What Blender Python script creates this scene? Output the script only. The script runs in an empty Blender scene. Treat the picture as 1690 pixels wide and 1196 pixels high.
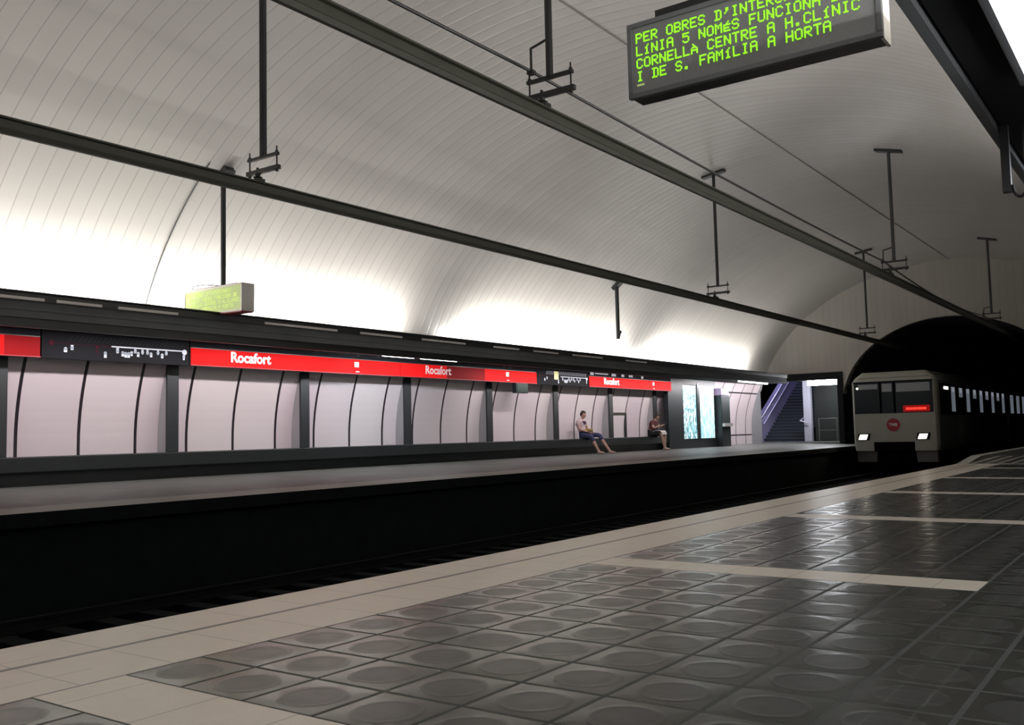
import bpy, bmesh, math, random
from mathutils import Vector, Matrix
random.seed(5)
SC = bpy.context.scene
COL = SC.collection
# ---------------------------------------------------------------- camera, world, exposure
F_PX, YAW, PITCH, ROLL, EYE = 1559.5, 0.6191, 0.0756, -0.0225, 0.9
Fv = Vector((-math.sin(YAW)*math.cos(PITCH), math.cos(YAW)*math.cos(PITCH), math.sin(PITCH)))
Rv = Vector((math.cos(YAW), math.sin(YAW), 0)); Uv = Rv.cross(Fv)
cR, sR = math.cos(ROLL), math.sin(ROLL)
R2 = Rv*cR + Uv*sR; U2 = Uv*cR - Rv*sR
cd = bpy.data.cameras.new('camera'); cam = bpy.data.objects.new('camera', cd); COL.objects.link(cam)
m = Matrix((R2, U2, -Fv)).transposed().to_4x4(); m.translation = Vector((0, 0, EYE)); cam.matrix_world = m
cd.sensor_width = 36; cd.lens = F_PX*36/1690; cd.clip_start = .05; cd.clip_end = 400
SC.camera = cam
w = bpy.data.worlds.new('world'); SC.world = w; w.use_nodes = True
w.node_tree.nodes['Background'].inputs[0].default_value = (.5, .55, .7, 1)
w.node_tree.nodes['Background'].inputs[1].default_value = 0.0
SC.view_settings.view_transform = 'Standard'; SC.view_settings.look = 'None'
SC.view_settings.exposure = 0.0; SC.view_settings.gamma = 1.0; SC.view_settings.use_curve_mapping = False
UP_W = 132.0        # W per uplight section on the canopies
UNDER_W = 28.0       # W per tube under the canopies
COOL = (.88, .93, 1.0); WARM = (1.0, .97, .92); PINK = (1.0, .93, .95)

# ---------------------------------------------------------------- materials
def mat(name, col, rough=.6, metal=0., emit=None, es=0., spec=.5, noise=0., nscale=8., bump=0.):
    mt = bpy.data.materials.new(name); mt.use_nodes = True
    nt = mt.node_tree; b = nt.nodes['Principled BSDF']
    b.inputs['Base Color'].default_value = (*col, 1); b.inputs['Roughness'].default_value = rough
    b.inputs['Metallic'].default_value = metal; b.inputs['Specular IOR Level'].default_value = spec
    if emit: b.inputs['Emission Color'].default_value = (*emit, 1); b.inputs['Emission Strength'].default_value = es
    if noise or bump:
        tc = nt.nodes.new('ShaderNodeTexCoord'); nz = nt.nodes.new('ShaderNodeTexNoise')
        nz.inputs['Scale'].default_value = nscale; nz.inputs['Detail'].default_value = 5
        nt.links.new(tc.outputs['Object'], nz.inputs['Vector'])
        if noise:
            mx = nt.nodes.new('ShaderNodeMix'); mx.data_type = 'RGBA'
            mx.inputs[6].default_value = (*[c*(1-noise) for c in col], 1); mx.inputs[7].default_value = (*[min(1, c*(1+noise)) for c in col], 1)
            nt.links.new(nz.outputs['Fac'], mx.inputs[0]); nt.links.new(mx.outputs[2], b.inputs['Base Color'])
        if bump:
            bp = nt.nodes.new('ShaderNodeBump'); bp.inputs['Strength'].default_value = bump; bp.inputs['Distance'].default_value = .01
            nt.links.new(nz.outputs['Fac'], bp.inputs['Height']); nt.links.new(bp.outputs[0], b.inputs['Normal'])
    return mt
M = {
 'dark': mat('dark_metal', (.022, .024, .026), .35, noise=.2),
 'pole': mat('pole_paint', (.018, .02, .02), .4, noise=.25),
 'rail': mat('conductor_rail_metal', (.045, .048, .036), .5, .0, noise=.2, nscale=3),
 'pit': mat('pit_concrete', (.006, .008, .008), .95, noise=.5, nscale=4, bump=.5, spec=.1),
 'ballast': mat('ballast_stone', (.016, .018, .018), 1., noise=.6, nscale=25, bump=1., spec=.1),
 'steel': mat('rail_steel', (.008, .008, .008), .9, spec=.1),
 'bench': mat('bench_stone', (.010, .014, .014), .5, noise=.3, nscale=5),
 'pillar': mat('pillar_paint', (.022, .026, .028), .45, noise=.2),
 'fascia': mat('fascia_metal', (.16, .17, .18), .7, .0, noise=.25, nscale=1.5, spec=.15),
 'pale': mat('light_streak', (.85, .82, .80), .5),
 'redlit': mat('red_sign_lit', (.35, .004, .004), .6, spec=.1, emit=(.80, .006, .006), es=.6),
 'reddim': mat('red_sign_dim', (.22, .004, .006), .6, spec=.1, emit=(.5, .002, .006), es=.12),
 'white_lit': mat('white_lettering_lit', (.8, .75, .75), .4, emit=(1, .85, .85), es=.75),
 'white_dim': mat('white_lettering_dim', (.6, .45, .45), .4, emit=(1, .7, .7), es=.22),
 'mapblack': mat('map_panel_black', (.010, .010, .012), .7, spec=.1),
 'mapwhite': mat('map_print_white', (.4, .42, .46), .4, emit=(.7, .75, .85), es=.28),
 'mapdim': mat('map_print_grey', (.02, .022, .022), .6, spec=.1),
 'mapred': mat('map_print_red', (.05, .003, .01), .6, spec=.1),
 'alu': mat('brushed_aluminium', (.55, .53, .50), .35, .4),
 'lightalu': mat('pale_aluminium', (.8, .78, .74), .4, .1),
 'ledface': mat('led_screen_grey', (.24, .25, .26), .5, noise=.12, nscale=60),
 'ledgreen': mat('led_green', (.2, .6, .02), .5, emit=(.33, .95, .015), es=.95),
 'ledfar': mat('led_far_screen', (.35, .42, .2), .5, emit=(.55, .68, .22), es=.45),
 'ledfartext': mat('led_far_text', (.5, .6, .2), .5, emit=(.66, .85, .25), es=.7),
 'sign_red': mat('red_trim', (.35, .02, .03), .4),
 'tube': mat('fluorescent_tube', (1, 1, 1), .5, emit=(1, .98, 1), es=6.),
 'tubedim': mat('fluorescent_tube_hidden', (1, 1, 1), .5, emit=(1, .98, 1), es=1.5),
 'farglow': mat('fluorescent_diffuser', (1, 1, 1), .5, emit=(.93, .96, 1), es=60.),
 'train': mat('train_cream_paint', (.34, .325, .275), .4, noise=.08),
 'traindark': mat('train_side_grey', (.12, .13, .12), .4, noise=.2),
 'trainblack': mat('train_black', (.003, .003, .003), .95, spec=.05),
 'glass': mat('train_windscreen', (.010, .018, .022), .35, spec=.25),
 'glasslight': mat('train_window_reflection', (.25, .26, .28), .35),
 'head': mat('headlight_lens', (1, 1, .9), .4, emit=(1, .95, .82), es=3.),
 'interior': mat('train_window_lit', (.3, .32, .35), .3, emit=(.6, .68, .8), es=.16),
 'winblack': mat('train_window_dark', (.008, .01, .015), .15),
 'logored': mat('red_roundel_paint', (.32, .012, .025), .4),
 'ledred': mat('led_red', (.6, .02, .01), .5, emit=(1, .05, .03), es=1.6),
 'ledredbk': mat('led_red_backing', (.12, .0, .0), .5, emit=(.6, .0, .0), es=.35),
 'balus': mat('balustrade_panel', (.30, .27, .42), .35, .2, noise=.1),
 'handrail': mat('handrail_steel', (.85, .85, .95), .25, .6),
 'post': mat('white_post_paint', (.36, .36, .42), .5),
 'step': mat('stair_stone', (.022, .03, .038), .6, noise=.2),
 'nosing': mat('stair_nosing', (.06, .075, .09), .5),
 'darkwall': mat('dark_tile_wall', (.016, .018, .017), .6, noise=.3, spec=.2),
 'gate': mat('gate_steel', (.05, .06, .05), .6),
 'skin': mat('skin', (.42, .24, .18), .6), 'skin2': mat('skin_pale', (.36, .23, .17), .6),
 'hair': mat('dark_brown_hair', (.025, .014, .012), .7), 'eye': mat('eye_dark', (.02, .02, .02), .3),
 'shirt': mat('pinkish_white_cloth', (.50, .40, .42), .8, noise=.1), 'scarf': mat('dark_plum_cloth', (.05, .025, .045), .9),
 'jeans': mat('navy_denim', (.03, .035, .09), .85, noise=.2), 'shoe': mat('tan_shoe', (.32, .24, .2), .7),
 'mustard': mat('mustard_canvas', (.28, .20, .05), .8), 'maroon': mat('maroon_cloth', (.10, .025, .03), .85, noise=.2),
 'black_cloth': mat('black_cloth', (.008, .008, .01), .9), 'paper': mat('white_paper', (.55, .53, .5), .7),
 'green_box': mat('green_sign_box', (.008, .03, .02), .4), 'olive': mat('olive_trim', (.025, .026, .004), .5),
 'hatchwhite': mat('painted_white', (.42, .41, .38), .6, noise=.1),
 'litter': mat('crumpled_paper', (.35, .35, .33), .8),
 'concrete': mat('tunnel_concrete', (.02, .022, .024), .95, noise=.3, nscale=2),
 'soffit': mat('soffit_paint', (.018, .019, .02), .85, spec=.1),
 'blackmach': mat('machine_black', (.014, .02, .022), .4, noise=.2),
 'purple': mat('machine_top_panel', (.25, .2, .3), .4, emit=(.4, .32, .5), es=.25),
 'wallmat_near': mat('near_wall_panel', (.5, .47, .47), .5),
 'nearlamp': mat('near_lamp_diffuser', (1, 1, 1), .5, emit=(1, 1, 1), es=9.),
}
class G:   # tiny node-graph helper
    def __init__(s, mt): s.nt = mt.node_tree; s.tc = s.nt.nodes.new('ShaderNodeTexCoord'); s.b = s.nt.nodes['Principled BSDF']; sp = s.nt.nodes.new('ShaderNodeSeparateXYZ'); s.nt.links.new(s.tc.outputs['Object'], sp.inputs[0]); s.x, s.y, s.z = sp.outputs
    def m(s, op, a, b=0., c=0.):
        n = s.nt.nodes.new('ShaderNodeMath'); n.operation = op
        for i, v in enumerate((a, b, c)):
            if i < len(n.inputs):
                if isinstance(v, (int, float)): n.inputs[i].default_value = v
                else: s.nt.links.new(v, n.inputs[i])
        return n.outputs[0]
    def mix(s, f, a, b, rgba=True):
        n = s.nt.nodes.new('ShaderNodeMix'); n.data_type = 'RGBA' if rgba else 'FLOAT'
        ia, ib, o = (6, 7, 2) if rgba else (2, 3, 0)
        for i, v in ((0, f), (ia, a), (ib, b)):
            if isinstance(v, tuple): n.inputs[i].default_value = (*v, 1)
            elif isinstance(v, (int, float)): n.inputs[i].default_value = v
            else: s.nt.links.new(v, n.inputs[i])
        return n.outputs[o]
    def noise(s, scale, detail=4, vec=None):
        n = s.nt.nodes.new('ShaderNodeTexNoise'); n.inputs['Scale'].default_value = scale; n.inputs['Detail'].default_value = detail
        s.nt.links.new(vec or s.tc.outputs['Object'], n.inputs['Vector']); return n.outputs['Fac']
    def comb(s, a, b, c=0.):
        n = s.nt.nodes.new('ShaderNodeCombineXYZ')
        for i, v in enumerate((a, b, c)):
            if isinstance(v, (int, float)): n.inputs[i].default_value = v
            else: s.nt.links.new(v, n.inputs[i])
        return n.outputs[0]
    def bump(s, h, st=.5, d=.01, prev=None):
        n = s.nt.nodes.new('ShaderNodeBump'); n.inputs['Strength'].default_value = st; n.inputs['Distance'].default_value = d
        s.nt.links.new(h, n.inputs['Height'])
        if prev: s.nt.links.new(prev, n.inputs['Normal'])
        return n.outputs[0]
    def out(s, col=None, rough=None, normal=None, spec=None):
        for v, k in ((col, 'Base Color'), (rough, 'Roughness'), (normal, 'Normal'), (spec, 'Specular IOR Level')):
            if v is not None: s.nt.links.new(v, s.b.inputs[k])

TS, TX0, TY0, ST = .3489, -3.4277, 2.167, .3621     # tile size, first tile column, first tile row, stripe width
def tile_floor():
    mt = mat('platform_floor_tiles', (.1, .1, .1), .3); g = G(mt)
    u = g.m('DIVIDE', g.m('SUBTRACT', g.x, TX0), TS)
    per = 10*TS+ST
    yy = g.m('FLOORED_MODULO', g.m('SUBTRACT', g.y, TY0), per); v = g.m('DIVIDE', yy, TS)
    stripe = g.m('GREATER_THAN', yy, 10*TS)
    instrip = g.m('MULTIPLY', g.m('LESS_THAN', u, 7.), stripe)
    edge = g.m('LESS_THAN', u, 0.)
    beige = g.m('MAXIMUM', edge, instrip)
    fu = g.m('FRACT', u); fv = g.m('FRACT', v)
    du = g.m('ABSOLUTE', g.m('SUBTRACT', fu, .5)); dv = g.m('ABSOLUTE', g.m('SUBTRACT', fv, .5))
    dmax = g.m('MAXIMUM', du, dv)
    grout = g.m('GREATER_THAN', dmax, .472)
    r = g.m('SQRT', g.m('ADD', g.m('MULTIPLY', du, du), g.m('MULTIPLY', dv, dv)))
    ring = g.m('SUBTRACT', 1., g.m('MULTIPLY', g.m('ABSOLUTE', g.m('SUBTRACT', r, .33)), 16.)); ring = g.m('MAXIMUM', ring, 0.)
    disc = g.m('MULTIPLY', g.m('SUBTRACT', .42, g.m('ADD', r, g.m('MULTIPLY', g.noise(6.), .05))), 9.); disc = g.m('MINIMUM', g.m('MAXIMUM', disc, 0.), 1.); disc = g.m('MULTIPLY', disc, g.m('ADD', .75, g.m('MULTIPLY', r, .8)))
    # band of small checks between column 7 and 8
    band = g.m('MULTIPLY', g.m('GREATER_THAN', u, 7.), g.m('LESS_THAN', u, 8.))
    f3 = g.m('MAXIMUM', g.m('ABSOLUTE', g.m('SUBTRACT', g.m('FRACT', g.m('MULTIPLY', u, 3.)), .5)), g.m('ABSOLUTE', g.m('SUBTRACT', g.m('FRACT', g.m('MULTIPLY', v, 3.)), .5)))
    g3 = g.m('MULTIPLY', g.m('GREATER_THAN', f3, .45), band)
    wn = g.nt.nodes.new('ShaderNodeTexWhiteNoise'); wn.noise_dimensions = '2D'
    g.nt.links.new(g.comb(g.m('FLOOR', u), g.m('FLOOR', g.m('DIVIDE', g.y, TS))), wn.inputs['Vector'])
    nz = g.noise(9., 6); nf = g.noise(70., 3)
    tcol = g.mix(wn.outputs['Value'], (.007, .009, .006), (.016, .015, .016))
    tcol = g.mix(g.m('MULTIPLY', nz, .6), tcol, (.014, .019, .006))
    tcol = g.mix(g.m('MULTIPLY', disc, .35), tcol, (.016, .016, .017))
    tcol = g.mix(g3, tcol, (.040, .044, .036))
    tcol = g.mix(grout, tcol, (.035, .038, .032))
    # beige slabs
    sj = g.m('ABSOLUTE', g.m('SUBTRACT', g.m('FRACT', g.m('DIVIDE', g.m('ADD', g.y, .02), .402)), .5))
    j1 = g.m('MULTIPLY', g.m('GREATER_THAN', sj, .492), edge)
    sx = g.m('ABSOLUTE', g.m('SUBTRACT', g.m('FRACT', g.m('ADD', g.m('MULTIPLY', u, .86), .55)), .5))
    j2 = g.m('MULTIPLY', g.m('GREATER_THAN', sx, .492), instrip)
    joint = g.m('MAXIMUM', j1, j2)
    bcol = g.mix(nz, (.60, .53, .44), (.70, .62, .52))
    bcol = g.mix(g.m('MULTIPLY', nf, .25), bcol, (.36, .31, .25))
    bcol = g.mix(g.m('MULTIPLY', joint, .6), bcol, (.12, .10, .08))
    groove = g.m('LESS_THAN', g.m('ABSOLUTE', g.m('SUBTRACT', g.x, -3.93)), .018)
    bcol = g.mix(groove, bcol, (.03, .025, .02))
    border = g.m('LESS_THAN', g.m('ABSOLUTE', g.m('SUBTRACT', u, 0.)), .02)
    bcol = g.mix(border, bcol, (.05, .045, .04))
    col = g.mix(beige, tcol, bcol)
    tr = g.mix(disc, .17, .27, False); tr = g.mix(grout, tr, .6, False)
    tr = g.m('ADD', tr, g.m('MULTIPLY', nz, .14))
    rg = g.mix(beige, tr, .36, False)
    hgt = g.m('SUBTRACT', g.m('MULTIPLY', ring, .30), g.m('MULTIPLY', grout, 1.))
    hgt = g.m('ADD', hgt, g.m('MULTIPLY', g.m('POWER', g.m('MULTIPLY', dmax, 2.), 3.), -.55))
    hgt = g.m('SUBTRACT', hgt, g.m('MULTIPLY', g3, .4))
    hb = g.m('SUBTRACT', 0., g.m('ADD', g.m('MULTIPLY', joint, .6), groove))
    hh = g.mix(beige, hgt, hb, False)
    hh = g.m('ADD', hh, g.m('MULTIPLY', g.noise(3.), .8))
    g.out(col, rg, g.bump(hh, .35, .008), g.mix(beige, .36, .5, False))
    return mt
M['floor_near'] = tile_floor()
def far_floor():
    mt = mat('far_platform_floor', (.1, .1, .1), .3); g = G(mt)
    fu = g.m('ABSOLUTE', g.m('SUBTRACT', g.m('FRACT', g.m('DIVIDE', g.x, .35)), .5)); fv = g.m('ABSOLUTE', g.m('SUBTRACT', g.m('FRACT', g.m('DIVIDE', g.y, .35)), .5))
    gr = g.m('GREATER_THAN', g.m('MAXIMUM', fu, fv), .475)
    edge = g.m('GREATER_THAN', g.x, -12.8)
    c = g.mix(g.noise(2.), (.085, .092, .08), (.14, .14, .13)); c = g.mix(gr, c, (.18, .18, .16)); c = g.mix(edge, c, (.24, .24, .22))
    g.out(c, g.mix(g.noise(1.2), .42, .58, False), g.bump(g.m('SUBTRACT', g.noise(4.), g.m('MULTIPLY', gr, .5)), .3, .008)); return mt
M['floor_far'] = far_floor()
def slats(name, axis, pitch, base, rough, groove_w=.035, dark=.45, phase=0.):
    mt = mat(name, base, rough); g = G(mt); a = g.y if axis == 'y' else g.x
    fr = g.m('FRACT', g.m('DIVIDE', g.m('ADD', a, phase), pitch)); d = g.m('ABSOLUTE', g.m('SUBTRACT', fr, .5))
    gr = g.m('GREATER_THAN', d, .5-groove_w)
    wn = g.nt.nodes.new('ShaderNodeTexWhiteNoise'); wn.noise_dimensions = '1D'; g.nt.links.new(g.m('FLOOR', g.m('DIVIDE', g.m('ADD', a, phase), pitch)), wn.inputs['W'])
    b2 = tuple(c*.93 for c in base); c = g.mix(wn.outputs['Value'], b2, base)
    c = g.mix(g.m('MULTIPLY', g.noise(.7), .25), c, tuple(k*.82 for k in base))
    c = g.mix(gr, c, tuple(k*dark for k in base))
    prof = g.m('MULTIPLY', g.m('POWER', g.m('MULTIPLY', d, 2.), 6.), -1.)
    g.out(c, g.m('ADD', g.m('MULTIPLY', g.noise(1.5), .1), rough-.05), g.bump(g.m('ADD', prof, g.m('MULTIPLY', g.noise(1.1, 2), .6)), .5, .006)); return mt
M['vault'] = slats('vault_slats', 'y', .31, (.62, .595, .565), .30, dark=.70, groove_w=.035)
M['endwall'] = slats('end_wall_slats', 'x', .32, (.42, .395, .35), .6, dark=.82)
def panel_mat():
    mt = mat('wall_panels', (.6, .55, .56), .35); g = G(mt)
    fr = g.m('FRACT', g.m('DIVIDE', g.m('SUBTRACT', g.y, 9.79-.59), 1.18)); d = g.m('ABSOLUTE', g.m('SUBTRACT', fr, .5))
    gr = g.m('LESS_THAN', d, .027)
    low = g.m('MULTIPLY', g.m('GREATER_THAN', g.y, 38.5), g.m('LESS_THAN', g.m('ABSOLUTE', g.m('SUBTRACT', g.z, .62)), .03))
    hi = g.m('MULTIPLY', g.m('GREATER_THAN', g.y, 38.5), g.m('LESS_THAN', g.m('ABSOLUTE', g.m('SUBTRACT', g.z, 2.55)), .03))
    gr = g.m('MAXIMUM', gr, g.m('MAXIMUM', low, hi))
    wn = g.nt.nodes.new('ShaderNodeTexWhiteNoise'); wn.noise_dimensions = '1D'; g.nt.links.new(g.m('FLOOR', g.m('DIVIDE', g.m('SUBTRACT', g.y, 9.79), 1.18)), wn.inputs['W'])
    c = g.mix(wn.outputs['Value'], (.60, .52, .55), (.66, .60, .60)); c = g.mix(gr, c, (.02, .015, .02))
    g.out(c, None, g.bump(g.m('SUBTRACT', g.noise(.9, 2), g.m('MULTIPLY', gr, 1.)), .3, .008)); return mt
M['panels'] = panel_mat()
def poster_mat(name, seed):
    mt = mat(name, (.5, .6, .6), .3); g = G(mt)
    mp = g.comb(g.m('MULTIPLY', g.y, 5.), g.m('MULTIPLY', g.z, 1.6), float(seed))
    n1 = g.noise(1.3, 4, mp); n2 = g.noise(3.4, 3, mp)
    dk = g.m('GREATER_THAN', n2, .5)
    c = g.mix(g.m('MULTIPLY', g.m('SUBTRACT', n1, .35), 3.), (.35, .85, .95), (1., 1., 1.)); c = g.mix(g.m('MULTIPLY', dk, 1. if seed == 1 else .5), c, (.12, .28, .32))
    g.nt.links.new(c, g.b.inputs['Emission Color']); g.b.inputs['Emission Strength'].default_value = .8; g.out(c); return mt
M['poster1'] = poster_mat('poster_backlit_dark_figure', 1); M['poster2'] = poster_mat('poster_backlit_pale', 7)

# ---------------------------------------------------------------- mesh helpers
class MB:
    def __init__(s): s.bm = bmesh.new(); s.mi = 0
    def _add(s, vs, fs, mi=None):
        v = [s.bm.verts.new(p) for p in vs]
        for f in fs:
            try:
                q = s.bm.faces.new([v[i] for i in f]); q.material_index = s.mi if mi is None else mi
            except ValueError: pass
        return v
    def box(s, x0, x1, y0, y1, z0, z1, M4=None, mi=None):
        vs = [Vector(p) for p in ((x0, y0, z0), (x1, y0, z0), (x1, y1, z0), (x0, y1, z0), (x0, y0, z1), (x1, y0, z1), (x1, y1, z1), (x0, y1, z1))]
        if M4 is not None: vs = [M4 @ p for p in vs]
        s._add(vs, [(3, 2, 1, 0), (4, 5, 6, 7), (0, 1, 5, 4), (1, 2, 6, 5), (2, 3, 7, 6), (3, 0, 4, 7)], mi); return s
    def prism(s, pts, axis, a, b, mi=None):
        # pts: 2D outline; axis: extrusion axis; order of remaining axes kept
        def P(p, t):
            return {'x': (t, p[0], p[1]), 'y': (p[0], t, p[1]), 'z': (p[0], p[1], t)}[axis]
        n = len(pts); vs = [P(p, a) for p in pts]+[P(p, b) for p in pts]
        s._add(vs, [tuple(range(n))[::-1], tuple(range(n, 2*n))]+[(i, (i+1) % n, n+(i+1) % n, n+i) for i in range(n)], mi); return s
    def tube(s, a, b, r, n=10, r2=None, mi=None, caps=True):
        a, b = Vector(a), Vector(b); d = (b-a).normalized(); q = d.to_track_quat('Z', 'Y'); r2 = r if r2 is None else r2
        vs = [a+q @ Vector((r*math.cos(2*math.pi*i/n), r*math.sin(2*math.pi*i/n), 0)) for i in range(n)]
        vs += [b+q @ Vector((r2*math.cos(2*math.pi*i/n), r2*math.sin(2*math.pi*i/n), 0)) for i in range(n)]
        fs = [(i, (i+1) % n, n+(i+1) % n, n+i) for i in range(n)]
        if caps: fs += [tuple(range(n))[::-1], tuple(range(n, 2*n))]
        s._add(vs, fs, mi); return s
    def path(s, pts, r, n=8):
        for a, b in zip(pts, pts[1:]): s.tube(a, b, r, n)
        for p in pts[1:-1]: s.ball(p, r, 8, 5)
        return s
    def ball(s, c, r, n=12, k=8, sc=(1, 1, 1), mi=None):
        c = Vector(c); vs = [c+Vector((0, 0, r*sc[2]))]
        for j in range(1, k):
            t = math.pi*j/k
            for i in range(n): vs.append(c+Vector((r*sc[0]*math.sin(t)*math.cos(2*math.pi*i/n), r*sc[1]*math.sin(t)*math.sin(2*math.pi*i/n), r*sc[2]*math.cos(t))))
        vs.append(c-Vector((0, 0, r*sc[2]))); L = len(vs)-1; fs = [(0, 1+i, 1+(i+1) % n) for i in range(n)]
        for j in range(k-2):
            for i in range(n): fs.append((1+j*n+i, 1+(j+1)*n+i, 1+(j+1)*n+(i+1) % n, 1+j*n+(i+1) % n))
        fs += [(L, 1+(k-2)*n+(i+1) % n, 1+(k-2)*n+i) for i in range(n)]
        s._add(vs, fs, mi); return s
    def build(s, name, mats, parent=None, bevel=0., smooth=False):
        bmesh.ops.recalc_face_normals(s.bm, faces=s.bm.faces)
        me = bpy.data.meshes.new(name); s.bm.to_mesh(me); s.bm.free()
        for mt in (mats if isinstance(mats, (list, tuple)) else [mats]): me.materials.append(mt)
        if smooth:
            for p in me.polygons: p.use_smooth = True
        o = bpy.data.objects.new(name, me); COL.objects.link(o)
        if parent is not None:
            o.parent = parent; o.matrix_parent_inverse = parent.matrix_world.inverted() if parent.type == 'EMPTY' else Matrix.Identity(4)
        if bevel:
            b = o.modifiers.new('bevel', 'BEVEL'); b.width = bevel; b.segments = 2; b.limit_method = 'ANGLE'
        return o
def struct(o): o['kind'] = 'structure'; return o
def tag(o, label, cat, group=None):
    o['label'] = label; o['category'] = cat
    if group: o['group'] = group
    return o
def thing(name, label, cat, loc=(0, 0, 0), group=None):
    o = bpy.data.objects.new(name, None); COL.objects.link(o); o.location = loc; o.empty_display_size = .2
    o.matrix_world = Matrix.Translation(loc)
    return tag(o, label, cat, group)
def dup(root, loc, label, group=None):
    r = root.copy(); COL.objects.link(r); r.location = loc; r['label'] = label
    if group: r['group'] = group
    for ch in list(root.children):
        c = ch.copy(); COL.objects.link(c); c.parent = r; c.matrix_parent_inverse = ch.matrix_parent_inverse.copy()
        for gch in ch.children:
            d = gch.copy(); COL.objects.link(d); d.parent = c; d.matrix_parent_inverse = gch.matrix_parent_inverse.copy()
    return r
def area(name, loc, direction, sx, sy, W, col, parent=None, spread=math.pi):
    l = bpy.data.lights.new(name, 'AREA'); l.shape = 'RECTANGLE'; l.size = sx; l.size_y = sy; l.energy = W; l.color = col; l.spread = spread
    o = bpy.data.objects.new(name, l); COL.objects.link(o)
    z = -Vector(direction).normalized(); y = Vector((0, 1, 0))
    if abs(z.dot(y)) > .9: y = Vector((1, 0, 0))
    x = y.cross(z).normalized(); y = z.cross(x)
    mm = Matrix((x, y, z)).transposed().to_4x4(); mm.translation = Vector(loc)
    if parent is not None: o.parent = parent; o.matrix_parent_inverse = parent.matrix_world.inverted()
    o.matrix_world = mm
    return o
def text_mesh(name, s, size, M4, mt, parent, bold=0., extrude=.004):
    cu = bpy.data.curves.new(name, 'FONT'); cu.body = s; cu.size = size; cu.offset = bold; cu.extrude = extrude; cu.resolution_u = 4
    t = bpy.data.objects.new(name+'_src', cu); COL.objects.link(t)
    dg = bpy.context.evaluated_depsgraph_get(); me = bpy.data.meshes.new_from_object(t.evaluated_get(dg))
    bpy.data.objects.remove(t); me.name = name; me.transform(M4); me.materials.clear(); me.materials.append(mt)
    o = bpy.data.objects.new(name, me); COL.objects.link(o); o.parent = parent; o.matrix_parent_inverse = parent.matrix_world.inverted()
    return o
def basis(o, u, v):   # matrix mapping text x,y to directions u,v at origin o
    u, v = Vector(u), Vector(v); mm = Matrix((u, v, u.cross(v))).transposed().to_4x4(); mm.translation = Vector(o); return mm

# ---------------------------------------------------------------- setting
VC, VA, VB, VZ = -8.5, 9.0, 6.85, 1.45
YB, YE = -4.0, 45.8
EX, FZ0, FX1, FZ1 = -12.0, .044, -17.4, .20          # far platform edge and back (slight cross fall)
def fz(x): return FZ0+(FZ1-FZ0)*(EX-x)/(EX-FX1)
def vx(z, side=-1): return VC+side*VA*math.sqrt(max(0, 1-((z-VZ)/VB)**2))
def vz(x): return VZ+VB*math.sqrt(max(0, 1-((x-VC)/VA)**2))
mb = MB(); N = 64
z_start = 2.75; t0 = math.asin((z_start-VZ)/VB); prof = []
for i in range(N+1):
    t = math.pi-t0-(math.pi-2*t0)*i/N; prof.append((VC+VA*math.cos(t), VZ+VB*math.sin(t)))
out = [(VC+(x-VC)*1.03, VZ+(z-VZ)*1.03) for x, z in prof]
for (a, b, c, d) in zip(prof, prof[1:], out, out[1:]):
    mb._add([(a[0], YB, a[1]), (b[0], YB, b[1]), (b[0], YE, b[1]), (a[0], YE, a[1])], [(0, 1, 2, 3)])
    mb._add([(c[0], YB, c[1]), (d[0], YB, d[1]), (d[0], YE, d[1]), (c[0], YE, c[1])], [(3, 2, 1, 0)])
bmesh.ops.remove_doubles(mb.bm, verts=mb.bm.verts, dist=1e-4)
ceil = struct(mb.build('ceiling', M['vault'], smooth=True))
# lower wall behind the far platform: curved panels
wl = []
for z in (0.0, .35, .7, .9, 1.1, 1.3, 1.5, 1.7, 1.9, 2.05, 2.2, 2.35, 2.5, 2.7, 2.96):
    k = max(0, (z-.9)); wl.append((-17.06+.13*k**2, z))
mb = MB(); back = [(x-.2, z) for x, z in wl]
mb.prism(wl+back[::-1], 'y', YB, 43.6)
struct(mb.build('wall_left', M['panels'], smooth=False))
mb = MB(); mb.box(.62, .8, YB, 36, -.0, 3.6); struct(mb.build('wall_right', M['wallmat_near']))
mb = MB(); mb.box(-18.5, 1.5, YB-.2, YB, -1.6, 9.2); struct(mb.build('wall_back', M['wallmat_near']))
# near platform slab
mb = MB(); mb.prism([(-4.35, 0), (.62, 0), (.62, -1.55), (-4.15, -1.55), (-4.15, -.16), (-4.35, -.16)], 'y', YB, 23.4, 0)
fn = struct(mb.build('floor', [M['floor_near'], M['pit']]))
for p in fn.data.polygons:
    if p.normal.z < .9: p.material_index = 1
# far platform slab with a little cross fall
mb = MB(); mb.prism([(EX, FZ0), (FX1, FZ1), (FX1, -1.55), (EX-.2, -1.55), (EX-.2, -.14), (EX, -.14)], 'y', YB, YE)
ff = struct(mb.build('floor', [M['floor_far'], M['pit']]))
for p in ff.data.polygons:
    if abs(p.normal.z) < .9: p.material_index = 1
mb = MB(); mb.box(-22.5, FX1, 43., 60, -.4, FZ1); mb.box(FX1, -13.4, YE, 60, -.4, FZ1-.02)
struct(mb.build('floor', M['floor_far']))
mb = MB(); mb.box(-13.6, -3.5, YB, 120, -1.75, -1.5); struct(mb.build('track_bed', M['ballast']))
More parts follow.
